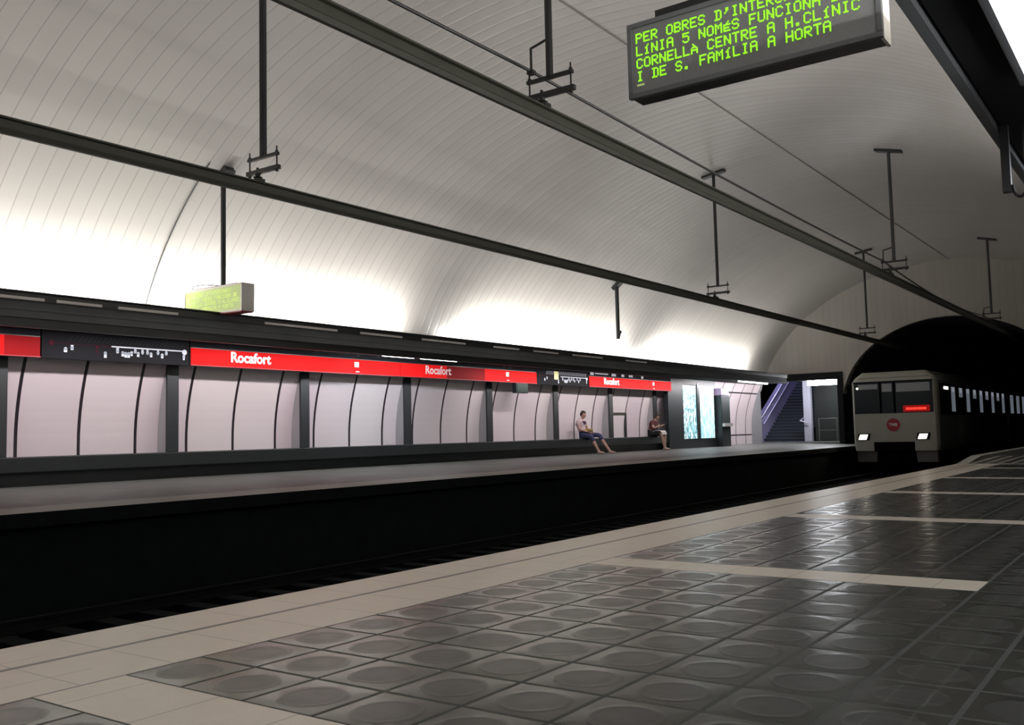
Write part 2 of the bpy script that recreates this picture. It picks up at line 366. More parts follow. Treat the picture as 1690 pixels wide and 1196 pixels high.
# end wall with arched portal, opening to the stairs on the left
PC, PA, PB, PZ = -8.55, 4.8, 3.86, 1.9
mb = MB(); y0, y1 = YE, YE+.5
xs = [-17.8+.2*i for i in range(93)]
def ptop(x): return VZ+VB*1.02*math.sqrt(max(0, 1-((x-VC)/(VA*1.02))**2))
def pbot(x):
    if x < PC-PA: return 3.5
    if x > PC+PA: return -1.6
    return PZ+PB*math.sqrt(max(0, 1-((x-PC)/PA)**2))
xs = sorted(set([round(x, 3) for x in xs if -17.75 <= x <= .7]+[PC-PA-.001, PC-PA+.001, PC+PA-.001, PC+PA+.001]+[PC-PA+.05, PC+PA-.05, PC-PA+.12, PC+PA-.12]))
for a, b in zip(xs, xs[1:]):
    za0, zb0, za1, zb1 = pbot(a), pbot(b), ptop(a), ptop(b)
    if za1 <= za0 and zb1 <= zb0: continue
    za1, zb1 = max(za1, za0+.01), max(zb1, zb0+.01)
    mb._add([(a, y0, za0), (b, y0, zb0), (b, y0, zb1), (a, y0, za1), (a, y1, za0), (b, y1, zb0), (b, y1, zb1), (a, y1, za1)],
            [(0, 1, 2, 3), (7, 6, 5, 4), (0, 4, 5, 1), (3, 2, 6, 7)])
struct(mb.build('wall_end', M['endwall']))
mb = MB(); mb.box(-18.4, -13.3, YE-.12, YE+.3, 3.18, 3.52); struct(mb.build('trim_1', M['soffit']))
mb = MB(); mb.box(-13.55, -13.3, YE-.1, YE+.5, -.1, 3.52); struct(mb.build('trim_2', M['soffit']))
# tunnel
mb = MB(); K = 40; tp = []
for i in range(K+1):
    t = math.pi-math.pi*i/K; tp.append((PC+PA*1.0*math.cos(t), PZ+PB*math.sin(t)))
tp = [(PC-PA, -1.6)]+tp+[(PC+PA, -1.6)]
for a, b in zip(tp, tp[1:]): mb._add([(a[0], YE+.3, a[1]), (b[0], YE+.3, b[1]), (b[0], 120, b[1]), (a[0], 120, a[1])], [(0, 1, 2, 3)])
mb.box(-14, -3, 120, 120.3, -1.6, 6.5)
struct(mb.build('tunnel_lining', M['concrete']))
# rails and sleepers
for k, xc in enumerate((-10.0, -6.0)):
    for s in (-1, 1):
        mb = MB(); x = xc+s*.837
        mb.prism([(x-.07, -1.2), (x+.07, -1.2), (x+.07, -1.18), (x+.012, -1.165), (x+.012, -1.09), (x+.035, -1.08), (x+.035, -1.05), (x-.035, -1.05), (x-.035, -1.08), (x-.012, -1.09), (x-.012, -1.165), (x-.07, -1.18)], 'y', YB, 110)
        struct(mb.build('running_rail', M['steel']))
mb = MB()
for xc in (-10., -6.):
    y = YB+.3
    while y < 60:
        mb.box(xc-1.3, xc+1.3, y-.12, y+.12, -1.5, -1.2); y += .6
struct(mb.build('sleepers', M['pit']))
# ramp at the far end of the near platform, painted hatching
mb = MB(); mb.prism([(23.4, 0), (25.2, .126), (36, .126), (36, -1.55), (23.4, -1.55)], 'x', -4.35, .62)
M['ramp'] = mat('ramp_dark_tiles', (.03, .035, .026), .35, noise=.4, nscale=6)
rp = struct(mb.build('floor', [M['ramp'], M['pit']]))
for p in rp.data.polygons:
    if p.normal.z < .9: p.material_index = 1
mb = MB()
mb.box(-4.35, .6, 23.2, 23.42, 0, .006)
mb.prism([(23.42, .004), (25.2, .132), (36, .132), (36, .128), (25.2, .128), (23.42, 0)], 'x', -4.35, -4.12)
def rampz(y): return min(.126, max(0, (y-23.4)/1.8*.126))
for k in range(5):
    xa = -4.05+.26*k
    pts = [(xa, 23.45), (xa+.07, 23.45), (xa+.37, 25.1), (xa+.30, 25.1)]
    mb._add([(p[0], p[1], rampz(p[1])+.006) for p in pts], [(0, 1, 2, 3)])
mb.prism([(-2.62, 23.42), (-2.5, 23.42), (-3.9, 25.2), (-4.1, 25.2)], 'z', .0, .01)
struct(mb.build('ramp_hatching', M['hatchwhite']))

# ---------------------------------------------------------------- far side: bench, pillars, canopy
def canopy(mir, name, label, xf, y_end, skirt=True):
    """mir=+1 far side (front faces +X). xf = front x; built toward the wall (-X * mir)."""
    root = thing('canopy', label, 'canopy', (xf, 0, 2.8))
    def bx(mb, a, b, y0, y1, z0, z1): mb.box(min(xf-mir*a, xf-mir*b), max(xf-mir*a, xf-mir*b), y0, y1, z0, z1)
    D = abs(-17.0-xf) if mir > 0 else abs(.6-xf)
    mb = MB(); bx(mb, 0, .05, YB+.1, y_end, 3.20, 3.34); mb.tube((xf-mir*.0, YB+.1, 3.34), (xf-mir*.0, y_end, 3.34), .022, 8); mb.build('top_lip', M['dark'], root)
    mb = MB(); bx(mb, .04, .1, YB+.1, y_end, 3.05, 3.2); mb.tube((xf-mir*.03, YB+.1, 3.06), (xf-mir*.03, y_end, 3.06), .02, 8); mb.build('middle_fascia', M['fascia'], root)
    mb = MB(); bx(mb, .0, .06, YB+.1, y_end, 2.93, 3.04); mb.build('lower_fascia', M['fascia'], root)
    if skirt: mb = MB(); bx(mb, .06, .12, YB+.1, y_end-5.8, 2.78, 2.94); mb.build('skirt', M['dark'], root)
    mb = MB(); bx(mb, .08, D, YB+.1, y_end, 2.97, 3.03); bx(mb, .08, D-.55, YB+.1, y_end, 3.03, 3.2); mb.build('soffit', M['soffit'], root)
    if skirt: mb = MB(); bx(mb, .34, .38, YB+.1, y_end-5.8, 2.86, 2.98); mb.build('reflector', M['soffit'], root)
    return root
FXF = -15.0
can = canopy(1, 'canopy', 'long dark metal canopy with lit upper side above the far platform', FXF, 43.0)
# pale strips along the lip, standing in for bright streaks of light
for a, b in ((6.2, 8.0), (8.2, 9.0), (9.3, 10.5), (12.5, 14.5), (15.2, 16.6), (17.3, 19.0), (20.2, 21.4), (22.1, 23.4), (24.2, 26), (27.5, 29)): mb = MB(); mb.box(FXF+.0, FXF+.014, a, b, 3.215, 3.262); mb.build('light_streak', M['pale'], can)
for a, b in ((-3.8, 18.6), (20.9, 30.7), (32.5, 42.8)):
    n = max(1, round((b-a)/3.6)); L = (b-a)/n
    for k in range(n):
        y = a+L*(k+.5); mb = MB(); mb.tube((-16.5, y-L*.46, 3.26), (-16.5, y+L*.46, 3.26), .016, 8); mb.build('uplight_tube', M['tubedim'], can)
        area('uplight', (-16.5, y, 3.30), (-.25, 0, 1), .12, L*.95, UP_W*L/3.6, WARM, can)
y = -3.0
while y < 43.5:
    mb = MB(); mb.tube((-15.23, y-.65, 2.90), (-15.23, y+.65, 2.90), .014, 8)
    if not (16 < y < 19.4 or y > 37): mb.build('lamp_tube', M['tubedim'], can)
    else: mb.bm.free()
    if not (19.6 < y < 21.6):
        area('downlight', (-15.23, y, 2.87), (-.95, 0, -.75), .06, 1.3, UNDER_W, PINK, can)
    y += 1.78
canr = canopy(-1, 'canopy', 'dark canopy overhead at the right with a bright tube below', -1.02, 23.0, False)
for k in range(8):
    y = -2.2+3.4*k; area('uplight', (-.35, y, 3.36), (-.25, 0, 1), .12, 3.2, UP_W*(.38 if y < 3 else .66), WARM, canr)
# near ceiling lamps under the near canopy
def near_lamp(y0, y1, label, W):
    L = thing('fluorescent_lamp', label, 'lamp', (-.52, (y0+y1)/2, 2.97))
    mb = MB(); mb.box(-.68, -.36, y0-.05, y1+.05, 2.86, 2.965); mb.build('housing', M['dark'], L, bevel=.01)
    mb = MB(); mb.prism([(-.64, 2.87), (-.60, 2.80), (-.44, 2.80), (-.40, 2.87)], 'y', y0, y1); mb.build('diffuser', M['nearlamp'], L)
    area('lamp_light', (-.52, (y0+y1)/2, 2.79), (0, 0, -1), .15, y1-y0, W, COOL, L)
near_lamp(1.2, 6.1, 'bright white tube lamp under the dark canopy at upper right', 16)
for a in (-2.9,): area('downlight', (-.3, a, 2.93), (-.75, .25, -.7), .1, 2.0, 45, COOL, canr)  # unseen lamp behind the camera, added to brighten the left floor and display
for a in (9.5, 14.5, 19.5): area('downlight', (-.3, a, 2.93), (-.3, 0, -1), .1, 3, 22, COOL, canr)  # further unseen lamps without fixtures, added to brighten the near platform
# cable loop hanging from near canopy
cl = thing('hanging_cable_loop', 'short black bracket with a looped cable hanging from the right canopy', 'cable', (-1.0, 7.3, 2.78))
mb = MB(); mb.box(-.955, -.90, 7.27, 7.33, 2.5, 2.97); mb.build('bracket', M['pole'], cl)
mb = MB(); mb.path([Vector((-.895+.045*(1-math.cos(t)), 7.3+.0*t, 2.55-.09*math.sin(t) if True else 0)) for t in [math.pi*i/10 for i in range(11)]]+[Vector((-.805, 7.3, 2.97))], .011); mb.build('cable', M['pole'], cl)

# bench
bn = thing('bench', 'long dark stone bench running along the panelled far wall', 'bench', (-16.75, 14, fz(-16.7)))
mb = MB(); mb.box(-17.1, -16.45, YB, 33.4, .42, .69); mb.build('seat', M['bench'], bn, bevel=.015)
mb = MB(); mb.box(-17.1, -16.72, YB, 33.4, .17, .42); mb.build('plinth', M['blackmach'], bn)
# pillars
pn = ['far left edge of the picture', 'left of the first red name sign, under the route map', 'under the left name sign, right of its lettering', 'under the middle sign, left of its lettering', 'under the middle sign, right of its lettering', 'left of the seated person in white', 'right of the seated person in white', 'left of the person in maroon, nearest of the wall posts to them']
pys = [8.16, 11.6, 15.13, 18.7, 22.3, 25.9, 29.5, 32.95]
pn = ['at the left edge of the picture', 'below the right end of the left route map', 'below the red sign right of the first station name', 'left of the dim second station name', 'just left of the small green box', 'just left of the seated person in pale shirt', 'just right of the seated person in pale shirt', 'behind the seated person in maroon']
P0 = None
for y, ds in zip(pys, pn):
    lab = 'dark grey wall pillar standing on the bench '+ds
    if P0 is None:
        P0 = thing('pillar', lab, 'pillar', (-16.75, y, .69), 'dark pillars along the far wall')
        mb = MB(); mb.box(-.03, .03, -.135, .135, 0, 2.2); o = mb.build('dark_face', M['pillar']); o.parent = P0; o.location = (0, 0, 0)
        b = o.modifiers.new('bevel', 'BEVEL'); b.width = .01; b.segments = 2
        mb = MB(); mb.prism([(-.40, 0), (-.03, 0), (-.03, 2.2), (-.2, 2.2)], 'y', -.125, .125); o = mb.build('side_cheeks', mat('pillar_side_paint', (.34, .33, .34), .5)); o.parent = P0; o['label'] = 'pale grey sides'
    else: dup(P0, (-16.75, y, .69), lab)
# ---------------------------------------------------------------- station signs and route maps
SX = -16.3
def sign(y0, ln, label, dim=None, glow='white_lit'):
    r = thing('station_sign', label, 'sign', (SX, y0+ln/2, 2.42))
    segs = [(y0+.01, y0+ln-.01, 'redlit')]
    if dim: segs = [(a, b, k) for a, b, k in ((y0+.01, dim[0], 'redlit'), (dim[0], dim[1], 'reddim'), (dim[1], y0+ln-.01, 'redlit')) if b-a > .02]
    for a, b, k in segs: mb = MB(); mb.box(SX, SX+.02, a, b, 2.44, 2.78); mb.build('red_face', M[k], r)
    mb = MB(); mb.box(SX-.12, SX, y0, y0+ln, 2.42, 2.80); mb.build('backing_case', M['dark'], r)
    mb = MB(); mb.box(SX, SX+.03, y0, y0+ln, 2.425, 2.442); mb.build('lower_trim', M['sign_red'], r)
    g = glow
    text_mesh('lettering', 'Rocafort', .30, basis((SX+.021, y0+.97, 2.545), (0, 1, 0), (0, 0, 1)), M[g], r, bold=.008)
    mb = MB(); mb.box(SX+.02, SX+.026, y0+4.60, y0+4.74, 2.60, 2.72); mb.build('white_square', M['white_lit'], r)
    mb = MB(); mb.box(SX+.02, SX+.026, y0+4.64, y0+4.76, 2.475, 2.50); mb.build('small_caption', M['white_dim'], r)
    # dark strip above with direction pictograms
    mb = MB(); mb.box(SX-.06, SX-.0, y0, y0+ln, 2.80, 2.97); mb.build('upper_strip', M['mapblack'], r)
    return r
def strip_marks(r, ys, mt):
    for a, b, z0, z1 in ys: mb = MB(); mb.box(SX, SX+.006, a, b, z0, z1); mb.build('direction_mark', M[mt], r)
s1 = sign(2.4, 6.23, 'red station name sign cut off by the left edge of the picture', dim=(8.0, 8.62))
s2 = sign(11.7, 6.23, 'bright red Rocafort station name sign, leftmost with its whole name showing')
s3 = sign(17.93, 6.22, 'red Rocafort station name sign in the middle with a dim unlit stretch', dim=(19.8, 21.5), glow='white_dim')
s4 = sign(27.3, 6.18, 'red Rocafort station name sign above the two seated people')
strip_marks(s2, [(15.0, 15.2, 2.86, 2.94), (15.3, 16.1, 2.89, 2.905), (16.4, 16.5, 2.86, 2.94), (17.1, 17.2, 2.86, 2.92), (17.55, 17.7, 2.86, 2.93)], 'mapdim')
strip_marks(s3, [(20.3, 20.45, 2.86, 2.93), (22.4, 22.5, 2.83, 2.93), (22.7, 22.85, 2.83, 2.93)], 'mapdim')
strip_marks(s4, [(27.4, 27.62, 2.83, 2.95), (27.7, 28.6, 2.87, 2.91), (28.85, 29.15, 2.84, 2.93), (29.55, 29.75, 2.84, 2.93), (30.1, 30.4, 2.85, 2.93), (31.05, 31.2, 2.83, 2.92)], 'mapwhite')
def route_map(y0, ln, label, yellow=False):
    r = thing('route_map', label, 'route map', (SX, y0+ln/2, 2.42))
    mb = MB(); mb.box(SX-.12, SX, y0+.03, y0+ln-.03, 2.42, 2.97); mb.build('panel', M['mapblack'], r)
    S = lambda f: y0+f*ln
    zl = 2.70
    mb = MB(); mb.box(SX, SX+.005, S(.44), S(.95), zl-.012, zl+.012); mb.tube((SX, S(.955), zl-.02), (SX+.006, S(.955), zl-.02), .055, 14)
    mb.build('white_line', M['mapwhite'], r)
    mb = MB(); mb.box(SX, SX+.005, S(.07), S(.44), zl-.004, zl+.004); mb.build('red_line', M['mapred'], r)
    for f, zt, wd in ((.40, .22, .05), (.48, .11, .05), (.515, .17, .05), (.535, .19, .05), (.555, .19, .05), (.575, .15, .04), (.60, .09, .04), (.62, .16, .05), (.65, .10, .04), (.685, .10, .04), (.71, .15, .05), (.76, .09, .04), (.79, .16, .05), (.82, .09, .04), (.95, .17, .04), (.15, .15, .06), (.19, .10, .05)):
        mb = MB(); yy = S(f); mb.box(SX, SX+.006, yy-wd/2, yy+wd/2, zl-.02-zt*.9, zl-.02 if zt < .12 else zl-.03-zt*.35)
        mb.tube((SX, yy, zl-.02-zt*.5), (SX+.006, yy, zl-.02-zt*.5), .03, 10)
        mb.build('station_tick', M['mapwhite'], r)
    for f_, dz, rd in ((.065, 0, .05), (.345, .03, .03), (.345, .11, .022)): mb = MB(); mb.tube((SX, S(f_), zl-dz), (SX+.006, S(f_), zl-dz), rd, 12); mb.build('red_stop', M['mapred'], r)
    mb = MB()
    for k in range(26):
        yy = S(.17+.03*k); mb._add([(SX+.004, yy, zl+.05), (SX+.004, yy+.018, zl+.05), (SX+.004, yy+.10, zl+.16), (SX+.004, yy+.082, zl+.16)], [(0, 1, 2, 3)])
    mb.build('slanted_station_names', M['mapdim' if not yellow else 'mapwhite'], r)
    if yellow:
        mb = MB(); mb.box(SX+.004, SX+.008, S(.32), S(.40), 2.60, 2.86); mb.build('yellow_mark', M['mustard_lit'], r)
M['mustard_lit'] = mat('map_print_yellow', (.6, .55, .25), .4, emit=(.7, .65, .3), es=.3)
route_map(8.63, 3.07, 'black route map panel with white line between the two leftmost red signs')
route_map(24.15, 3.15, 'black route map panel left of the red sign over the seated people', True)
gb = thing('exit_box', 'small dark green box under the right end of the middle sign', 'sign', (-16.35, 23.3, 2.0))
mb = MB(); mb.box(-16.4, -16.25, 23.0, 23.62, 2.12, 2.42); mb.build('case', M['blackmach'], gb, bevel=.01)
mb = MB(); mb.box(-16.25, -16.24, 23.05, 23.57, 2.16, 2.38); mb.build('green_face', M['green_box'], gb)
# small framed hatch in the wall right of the pillar
hd = thing('wall_hatch_trim', 'olive trim framing a low hatch in the wall between the two people', 'trim', (-16.95, 30.6, .7))
mb = MB(); mb.box(-17.08, -16.98, 30.0, 31.08, 1.52, 1.60); mb.build('top_rail', M['olive'], hd)
mb = MB(); mb.box(-17.08, -16.98, 31.0, 31.08, .69, 1.52); mb.build('side_rail', M['dark'], hd)
# visible lamps hanging below the canopy skirt
for y0, y1, z, lab in ((16.15, 17.25, 2.80, 'thin lit tube under the canopy above the middle red sign, left of its twin'), (17.5, 18.9, 2.80, 'thin lit tube under the canopy left of the dim station name, right of its twin'), (38.1, 41.6, 2.92, 'long bright tube lamp under the canopy beyond the light boxes')):
    X = -15.22 if y0 < 30 else -15.45
    L = thing('fluorescent_lamp', lab, 'lamp', (X, (y0+y1)/2, z+.1))
    z2 = z+.17 if y0 < 30 else 2.97
    mb = MB(); mb.box(X-.05, X+.05, y0-.03, y1+.03, z+.022, z2); mb.build('housing', M['dark'], L)
    mb = MB(); mb.tube((X, y0, z), (X, y1, z), .02 if y0 < 30 else .035, 10); mb.build('tube', M['tube'], L)
    area('lamp_light', (X, (y0+y1)/2, z-.04), (-.6, 0, -1), .05, y1-y0, 30, COOL, L)

# ---------------------------------------------------------------- light boxes, machine, wall end
lb = thing('light_box', 'tall black display cabinet with two backlit posters by the far bench end', 'light box', (-16.7, 35.8, fz(-16.7)))
zb = fz(-16.7)-.01
mb = MB(); mb.box(-17.05, -16.42, 33.45, 38.0, zb, .50); mb.box(-16.58, -16.42, 33.45, 34.8, .5, 2.95); mb.box(-16.6, -16.5, 34.8, 38.0, .5, 2.85); mb.box(-16.5, -16.42, 34.8, 38, 2.74, 2.95); mb.build('cabinet', M['blackmach'], lb)
mb = MB(); mb.box(-16.5, -16.46, 34.84, 36.1, .55, 2.72); mb.build('left_poster', M['poster1'], lb)
mb = MB(); mb.box(-16.5, -16.46, 36.36, 37.9, .55, 2.78); mb.build('right_poster', M['poster2'], lb)
mb = MB(); mb.box(-16.5, -16.40, 36.12, 36.34, .5, 2.8); mb.build('mullion', M['dark'], lb)
area('poster_light', (-16.40, 36.4, 1.7), (1, 0, -.3), 2.0, 2.8, 14, (.75, .95, 1), lb)
vm = thing('ticket_machine', 'slim black machine with pale ledge right of the backlit posters', 'machine', (-16.3, 38.6, zb))
mb = MB(); mb.box(-16.75, -16.2, 38.1, 39.0, zb, 2.35); mb.build('body', M['blackmach'], vm, bevel=.02)
mb = MB(); mb.box(-16.72, -16.19, 38.08, 38.9, 2.36, 2.66); mb.build('top_panel', M['purple'], vm, bevel=.02)
mb = MB(); mb.box(-16.2, -16.08, 38.12, 38.98, 1.02, 1.16); mb.build('ledge', M['alu'], vm)
# end pier of the far wall, pale
mb = MB(); mb.box(-17.6, -17.08, 43.6, 45.0, .1, 2.75); struct(mb.build('trim_3', mat('pale_end_pier', (.27, .265, .28), .5, noise=.1)))
# stairs recess
sr = MB(); sr.box(-15.6, -13.4, 48.6, 48.8, 0, 3.41); struct(sr.build('wall_stair', M['darkwall']))
sr = MB(); sr.box(-22.6, -13.3, 60, 60.2, 0, 9); sr.box(-22.7, -22.5, 43, 60, 0, 9); sr.box(-22.6, -17.2, 42.8, 43.0, 0, 4); struct(sr.build('wall_stair', M['darkwall']))
sr = MB(); sr.box(-22.5, -13.3, YE+.3, 49.5, 3.42, 3.55); sr.box(-22.5, -17.3, 43, YE+.3, 3.42, 3.55); sr.box(-22.5, -13.3, 49.4, 49.6, 3.42, 8.8); sr.box(-22.5, -13.3, 49.4, 60, 8.8, 9); struct(sr.build('ceiling', M['darkwall']))
st = thing('staircase', 'dark stairs climbing away behind the lamp at the far platform end', 'stairs', (-17.5, 50, FZ1))
mb = MB(); n = 26
pts = [(48.6, FZ1-.05)]
for k in range(n): pts += [(48.6+.30*k, FZ1+.17*(k+1)), (48.6+.30*(k+1), FZ1+.17*(k+1))]
pts += [(48.6+.3*n, FZ1-.05)]
mb.prism(pts, 'x', -18.35, -16.0); mb.build('flight', M['step'], st)
mb = MB()
for k in range(n): mb.box(-18.35, -16.0, 48.575+.30*k, 48.62+.30*k, FZ1+.17*(k+1)-.035, FZ1+.17*(k+1)+.004)
mb.build('nosings', M['nosing'], st)
sl = .17/.30
mb = MB(); mb.prism([(48.0, FZ1), (48.0, 1.25), (48.5, 1.4), (48.5+9, 1.4+9*sl), (57.5, FZ1+9*sl-.2), (48.6, FZ1)], 'x', -18.7, -18.35); mb.build('left_balustrade', M['balus'], st)
mb = MB(); mb.tube((-18.32, 48.2, 1.42), (-18.32, 57, 1.42+8.8*sl), .035); mb.build('handrail', M['handrail'], st)
mb = MB(); mb.tube((-18.30, 48.5, 1.12), (-18.30, 53, 1.12+4.5*sl), .025); mb.build('lower_handrail', M['handrail'], st)
mb = MB(); mb.box(-15.98, -15.60, 48.0, 48.25, FZ1, 3.41); mb.build('white_end_post', M['post'], st)
mb = MB(); mb.tube((-16.12, 47.9, 1.25), (-15.7, 47.9, 1.1), .03); mb.tube((-16.12, 47.9, 1.25), (-16.12, 49.5, 1.75), .03); mb.ball((-16.12, 47.9, 1.25), .05); mb.build('right_handrail', M['handrail'], st)
area('stair_light', (-17.6, 51.5, 6.6), (0, -.25, -1), 1.5, 2.5, 190, (.62, .62, 1), st)
area('stair_light', (-17.5, 47.4, 3.38), (0, 0.3, -1), 1.6, .3, 40, (.75, .72, 1), st)
fl = thing('fluorescent_lamp', 'very bright white lamp beside the train under the far end beam', 'lamp', (-14.45, 46.5, 3.2))
mb = MB(); mb.box(-15.2, -13.65, 46.38, 46.7, 3.2, 3.415); mb.build('housing', M['dark'], fl)
mb = MB(); mb.prism([(46.36, 3.20), (46.40, 2.96), (46.68, 2.96), (46.72, 3.20)], 'x', -15.2, -13.65); mb.build('diffuser', M['farglow'], fl, bevel=.03)
gt = thing('gate', 'low steel gate before the dark wall left of the train', 'gate', (-14.6, 47.6, FZ1))
mb = MB()
for x in (-15.1, -14.2): mb.tube((x, 47.6, FZ1-.02), (x, 47.6, 1.35), .03)
mb.build('posts', M['gate'], gt)
mb = MB(); mb.tube((-15.1, 47.6, 1.33), (-14.2, 47.6, 1.33), .022); mb.tube((-15.1, 47.6, .75), (-14.2, 47.6, .75), .015); mb.build('bars', M['gate'], gt)

# ---------------------------------------------------------------- overhead conductor rails and hangers
def crail(x, z, label, group):
    mb = MB(); 
    mb.prism([(x-.05, z-.05), (x-.025, z-.095), (x+.025, z-.095), (x+.05, z-.05), (x+.042, z-.03), (x+.042, z+.06), (x+.085, z+.068), (x+.085, z+.09), (x-.085, z+.09), (x-.085, z+.068), (x-.042, z+.06), (x-.042, z-.03)], 'y', YB+.05, 70)
    return tag(mb.build('conductor_rail', M['rail']), label, 'overhead rail', group)
X1, Z1, X2, Z2 = -10.6, 4.475, -6.0, 4.655
crail(X1, Z1, 'lower dark overhead conductor rail running above the far track', 'overhead conductor rails')
crail(X2, Z2, 'upper dark overhead conductor rail running above the near track', 'overhead conductor rails')
def hanger(x, y, zr, label, arm, px=None):
    px = x+.12 if px is None else px
    zt = vz(px); pr = .053 if y < 9 else .044
    r = thing('rail_hanger', label, 'hanger', (px, y, zr), 'ceiling hangers of the overhead rails')
    def B(nm, mb, mt=M['pole'], **k): return mb.build(nm, mt, r, **k)
    mb = MB(); mb.tube((px, y, zr+.44), (px, y, zt+.05), pr, 12); B('post', mb)
    mb = MB(); sl_ = (vz(px+.3)-vz(px-.3))/.6
    mb._add([(px+dx, y+dy, zt+sl_*dx-.0+dz) for dz in (-.07, .02) for dx, dy in ((-.33, -.1), (.33, -.1), (.33, .1), (-.33, .1))], [(3, 2, 1, 0), (4, 5, 6, 7), (0, 1, 5, 4), (1, 2, 6, 5), (2, 3, 7, 6), (3, 0, 4, 7)]); B('ceiling_plate', mb)
    mb = MB(); mb.box(px-.32, px+.32, y-.025, y+.025, zr+.41, zr+.45); B('upper_bar', mb)
    mb = MB(); mb.box(px-.34, px+.34, y-.03, y+.03, zr+.205, zr+.265); B('lower_bar', mb)
    for s in (-1, 1):
        mb = MB(); mb.tube((px+s*.29, y, zr+.17), (px+s*.29, y, zr+.54), .011, 8); mb.tube((px+s*.29, y, zr+.45), (px+s*.29, y, zr+.475), .025, 6); mb.tube((px+s*.29, y, zr+.18), (px+s*.29, y, zr+.205), .025, 6); B('threaded_rod', mb)
    mb = MB(); mb.tube((x, y, zr+.26), (x, y, zr+.3), .02, 8)
    for q in range(3): mb.tube((x, y, zr+.21-.05*q), (x, y, zr+.18-.05*q), .05+.02*q, 12, .035)
    mb.tube((x, y, zr+.25), (x, y, zr+.10), .035, 10); mb.box(x-.09, x+.09, y-.06, y+.06, zr+.085, zr+.13); B('insulator', mb, smooth=False)
    if arm:
        mb = MB(); mb.path([(px, y, arm+.36), (px-.26, y-.0, arm+.30), (px-.26, y, arm+.02)], .016); mb.box(px-.30, px-.22, y-.04, y+.04, arm-.02, arm+.03); B('cable_arm', mb)
    return r
hanger(X1, 8.72, Z1, 'black hanger at the upper left holding the lower overhead rail', None)
hanger(X1, 24.75, Z1, 'thin hanger in mid picture with T top crossing behind the upper rail', None, X1+.1)
hanger(X1, 39.9, Z1, 'small hanger of the lower rail above the tunnel mouth left side', None, X1+.1)
hanger(X2, 9.15, Z2, 'thick hanger left of the green display holding the upper rail', 5.2)
hanger(X2, 25.2, Z2, 'thin hanger of the upper rail below the long canopy at right', 5.1)
hanger(X2, 39.9, Z2, 'smallest hanger of the upper rail above the tunnel arch top', 5.0)
# earth wire carried by the arms of the near track hangers
mb = MB(); pts = []
sup = [(YB+.05, 5.26), (9.15, 5.22), (25.2, 5.12), (39.9, 5.02), (60, 4.9)]
for (a, za), (b, zb_) in zip(sup, sup[1:]):
    for k in range(12):
        t = k/12; pts.append(Vector((X2-.14, a+(b-a)*t, za+(zb_-za)*t-(.22 if a > 20 else .06)*4*t*(1-t))))
pts.append(Vector((X2-.14, 60, 4.9)))
for a, b in zip(pts, pts[1:]): mb.tube(a, b, .02, 8)
tag(mb.build('overhead_cable', M['pole']), 'thin black cable running above the upper overhead rail', 'cable')
for xo, lab in ((0, 'thin conduit pipe running along the crown of the vault'),):
    mb = MB(); zc = 8.285
    mb.tube((-8.32, YB+.05, zc), (-8.32, 45.7, zc), .009, 8)
    tag(mb.build('conduit', mat('conduit_metal', (.30, .28, .27), .35, .3)), lab, 'conduit')

# ---------------------------------------------------------------- LED displays
FONT = {'A':'01110 10001 10001 11111 10001 10001 10001','B':'11110 10001 10001 11110 10001 10001 11110','C':'01110 10001 10000 10000 10000 10001 01110','D':'11110 01001 01001 01001 01001 01001 11110','E':'11111 10000 10000 11110 10000 10000 11111','F':'11111 10000 10000 11110 10000 10000 10000','H':'10001 10001 10001 11111 10001 10001 10001','I':'01110 00100 00100 00100 00100 00100 01110','L':'10000 10000 10000 10000 10000 10000 11111','M':'10001 11011 10101 10101 10001 10001 10001','N':'10001 11001 11001 10101 10011 10011 10001','O':'01110 10001 10001 10001 10001 10001 01110','P':'11110 10001 10001 11110 10000 10000 10000','R':'11110 10001 10001 11110 10100 10010 10001','S':'01110 10001 10000 01110 00001 10001 01110','T':'11111 00100 00100 00100 00100 00100 00100','U':'10001 10001 10001 10001 10001 10001 01110','V':'10001 10001 10001 10001 10001 01010 00100','5':'11111 10000 11110 00001 00001 10001 01110','.':'00000 00000 00000 00000 00000 01100 01100',"'":'00110 00110 00100 01000 00000 00000 00000','é':'00010 00100 11111 10000 11110 10000 11111','í':'00010 00100 01100 00100 00100 00100 01110','à':'01000 00100 01110 10001 11111 10001 10001',' ':'00000 00000 00000 00000 00000 00000 00000'}
ROWS = ["PER OBRES D'INTERCANVI", "LíNIA 5 NOMéS FUNCIONA DE", "CORNELLà CENTRE A H.CLíNIC", "I DE S. FAMíLIA A HORTA"]
def led_text(rows, x0, ztop, pw, ph, y, mt, parent, rowp=9, cell=.80):
    mb = MB()
    for r, row in enumerate(rows):
        for c, ch in enumerate(row):
            for i, bits in enumerate(FONT[ch].split()):
                for j, bit in enumerate(bits):
                    if bit == '1':
                        x = x0+(c*6+j)*pw; z = ztop-(r*rowp+i)*ph
                        mb.box(x, x+pw*cell*1.15, y-.004, y, z-ph*cell*1.15, z)
    return mb.build('led_text', mt, parent)
LY = 5.76
ld = thing('led_display', 'large dot matrix display with green text hanging above the near platform', 'display', (-2.19, LY+.1, 3.2))
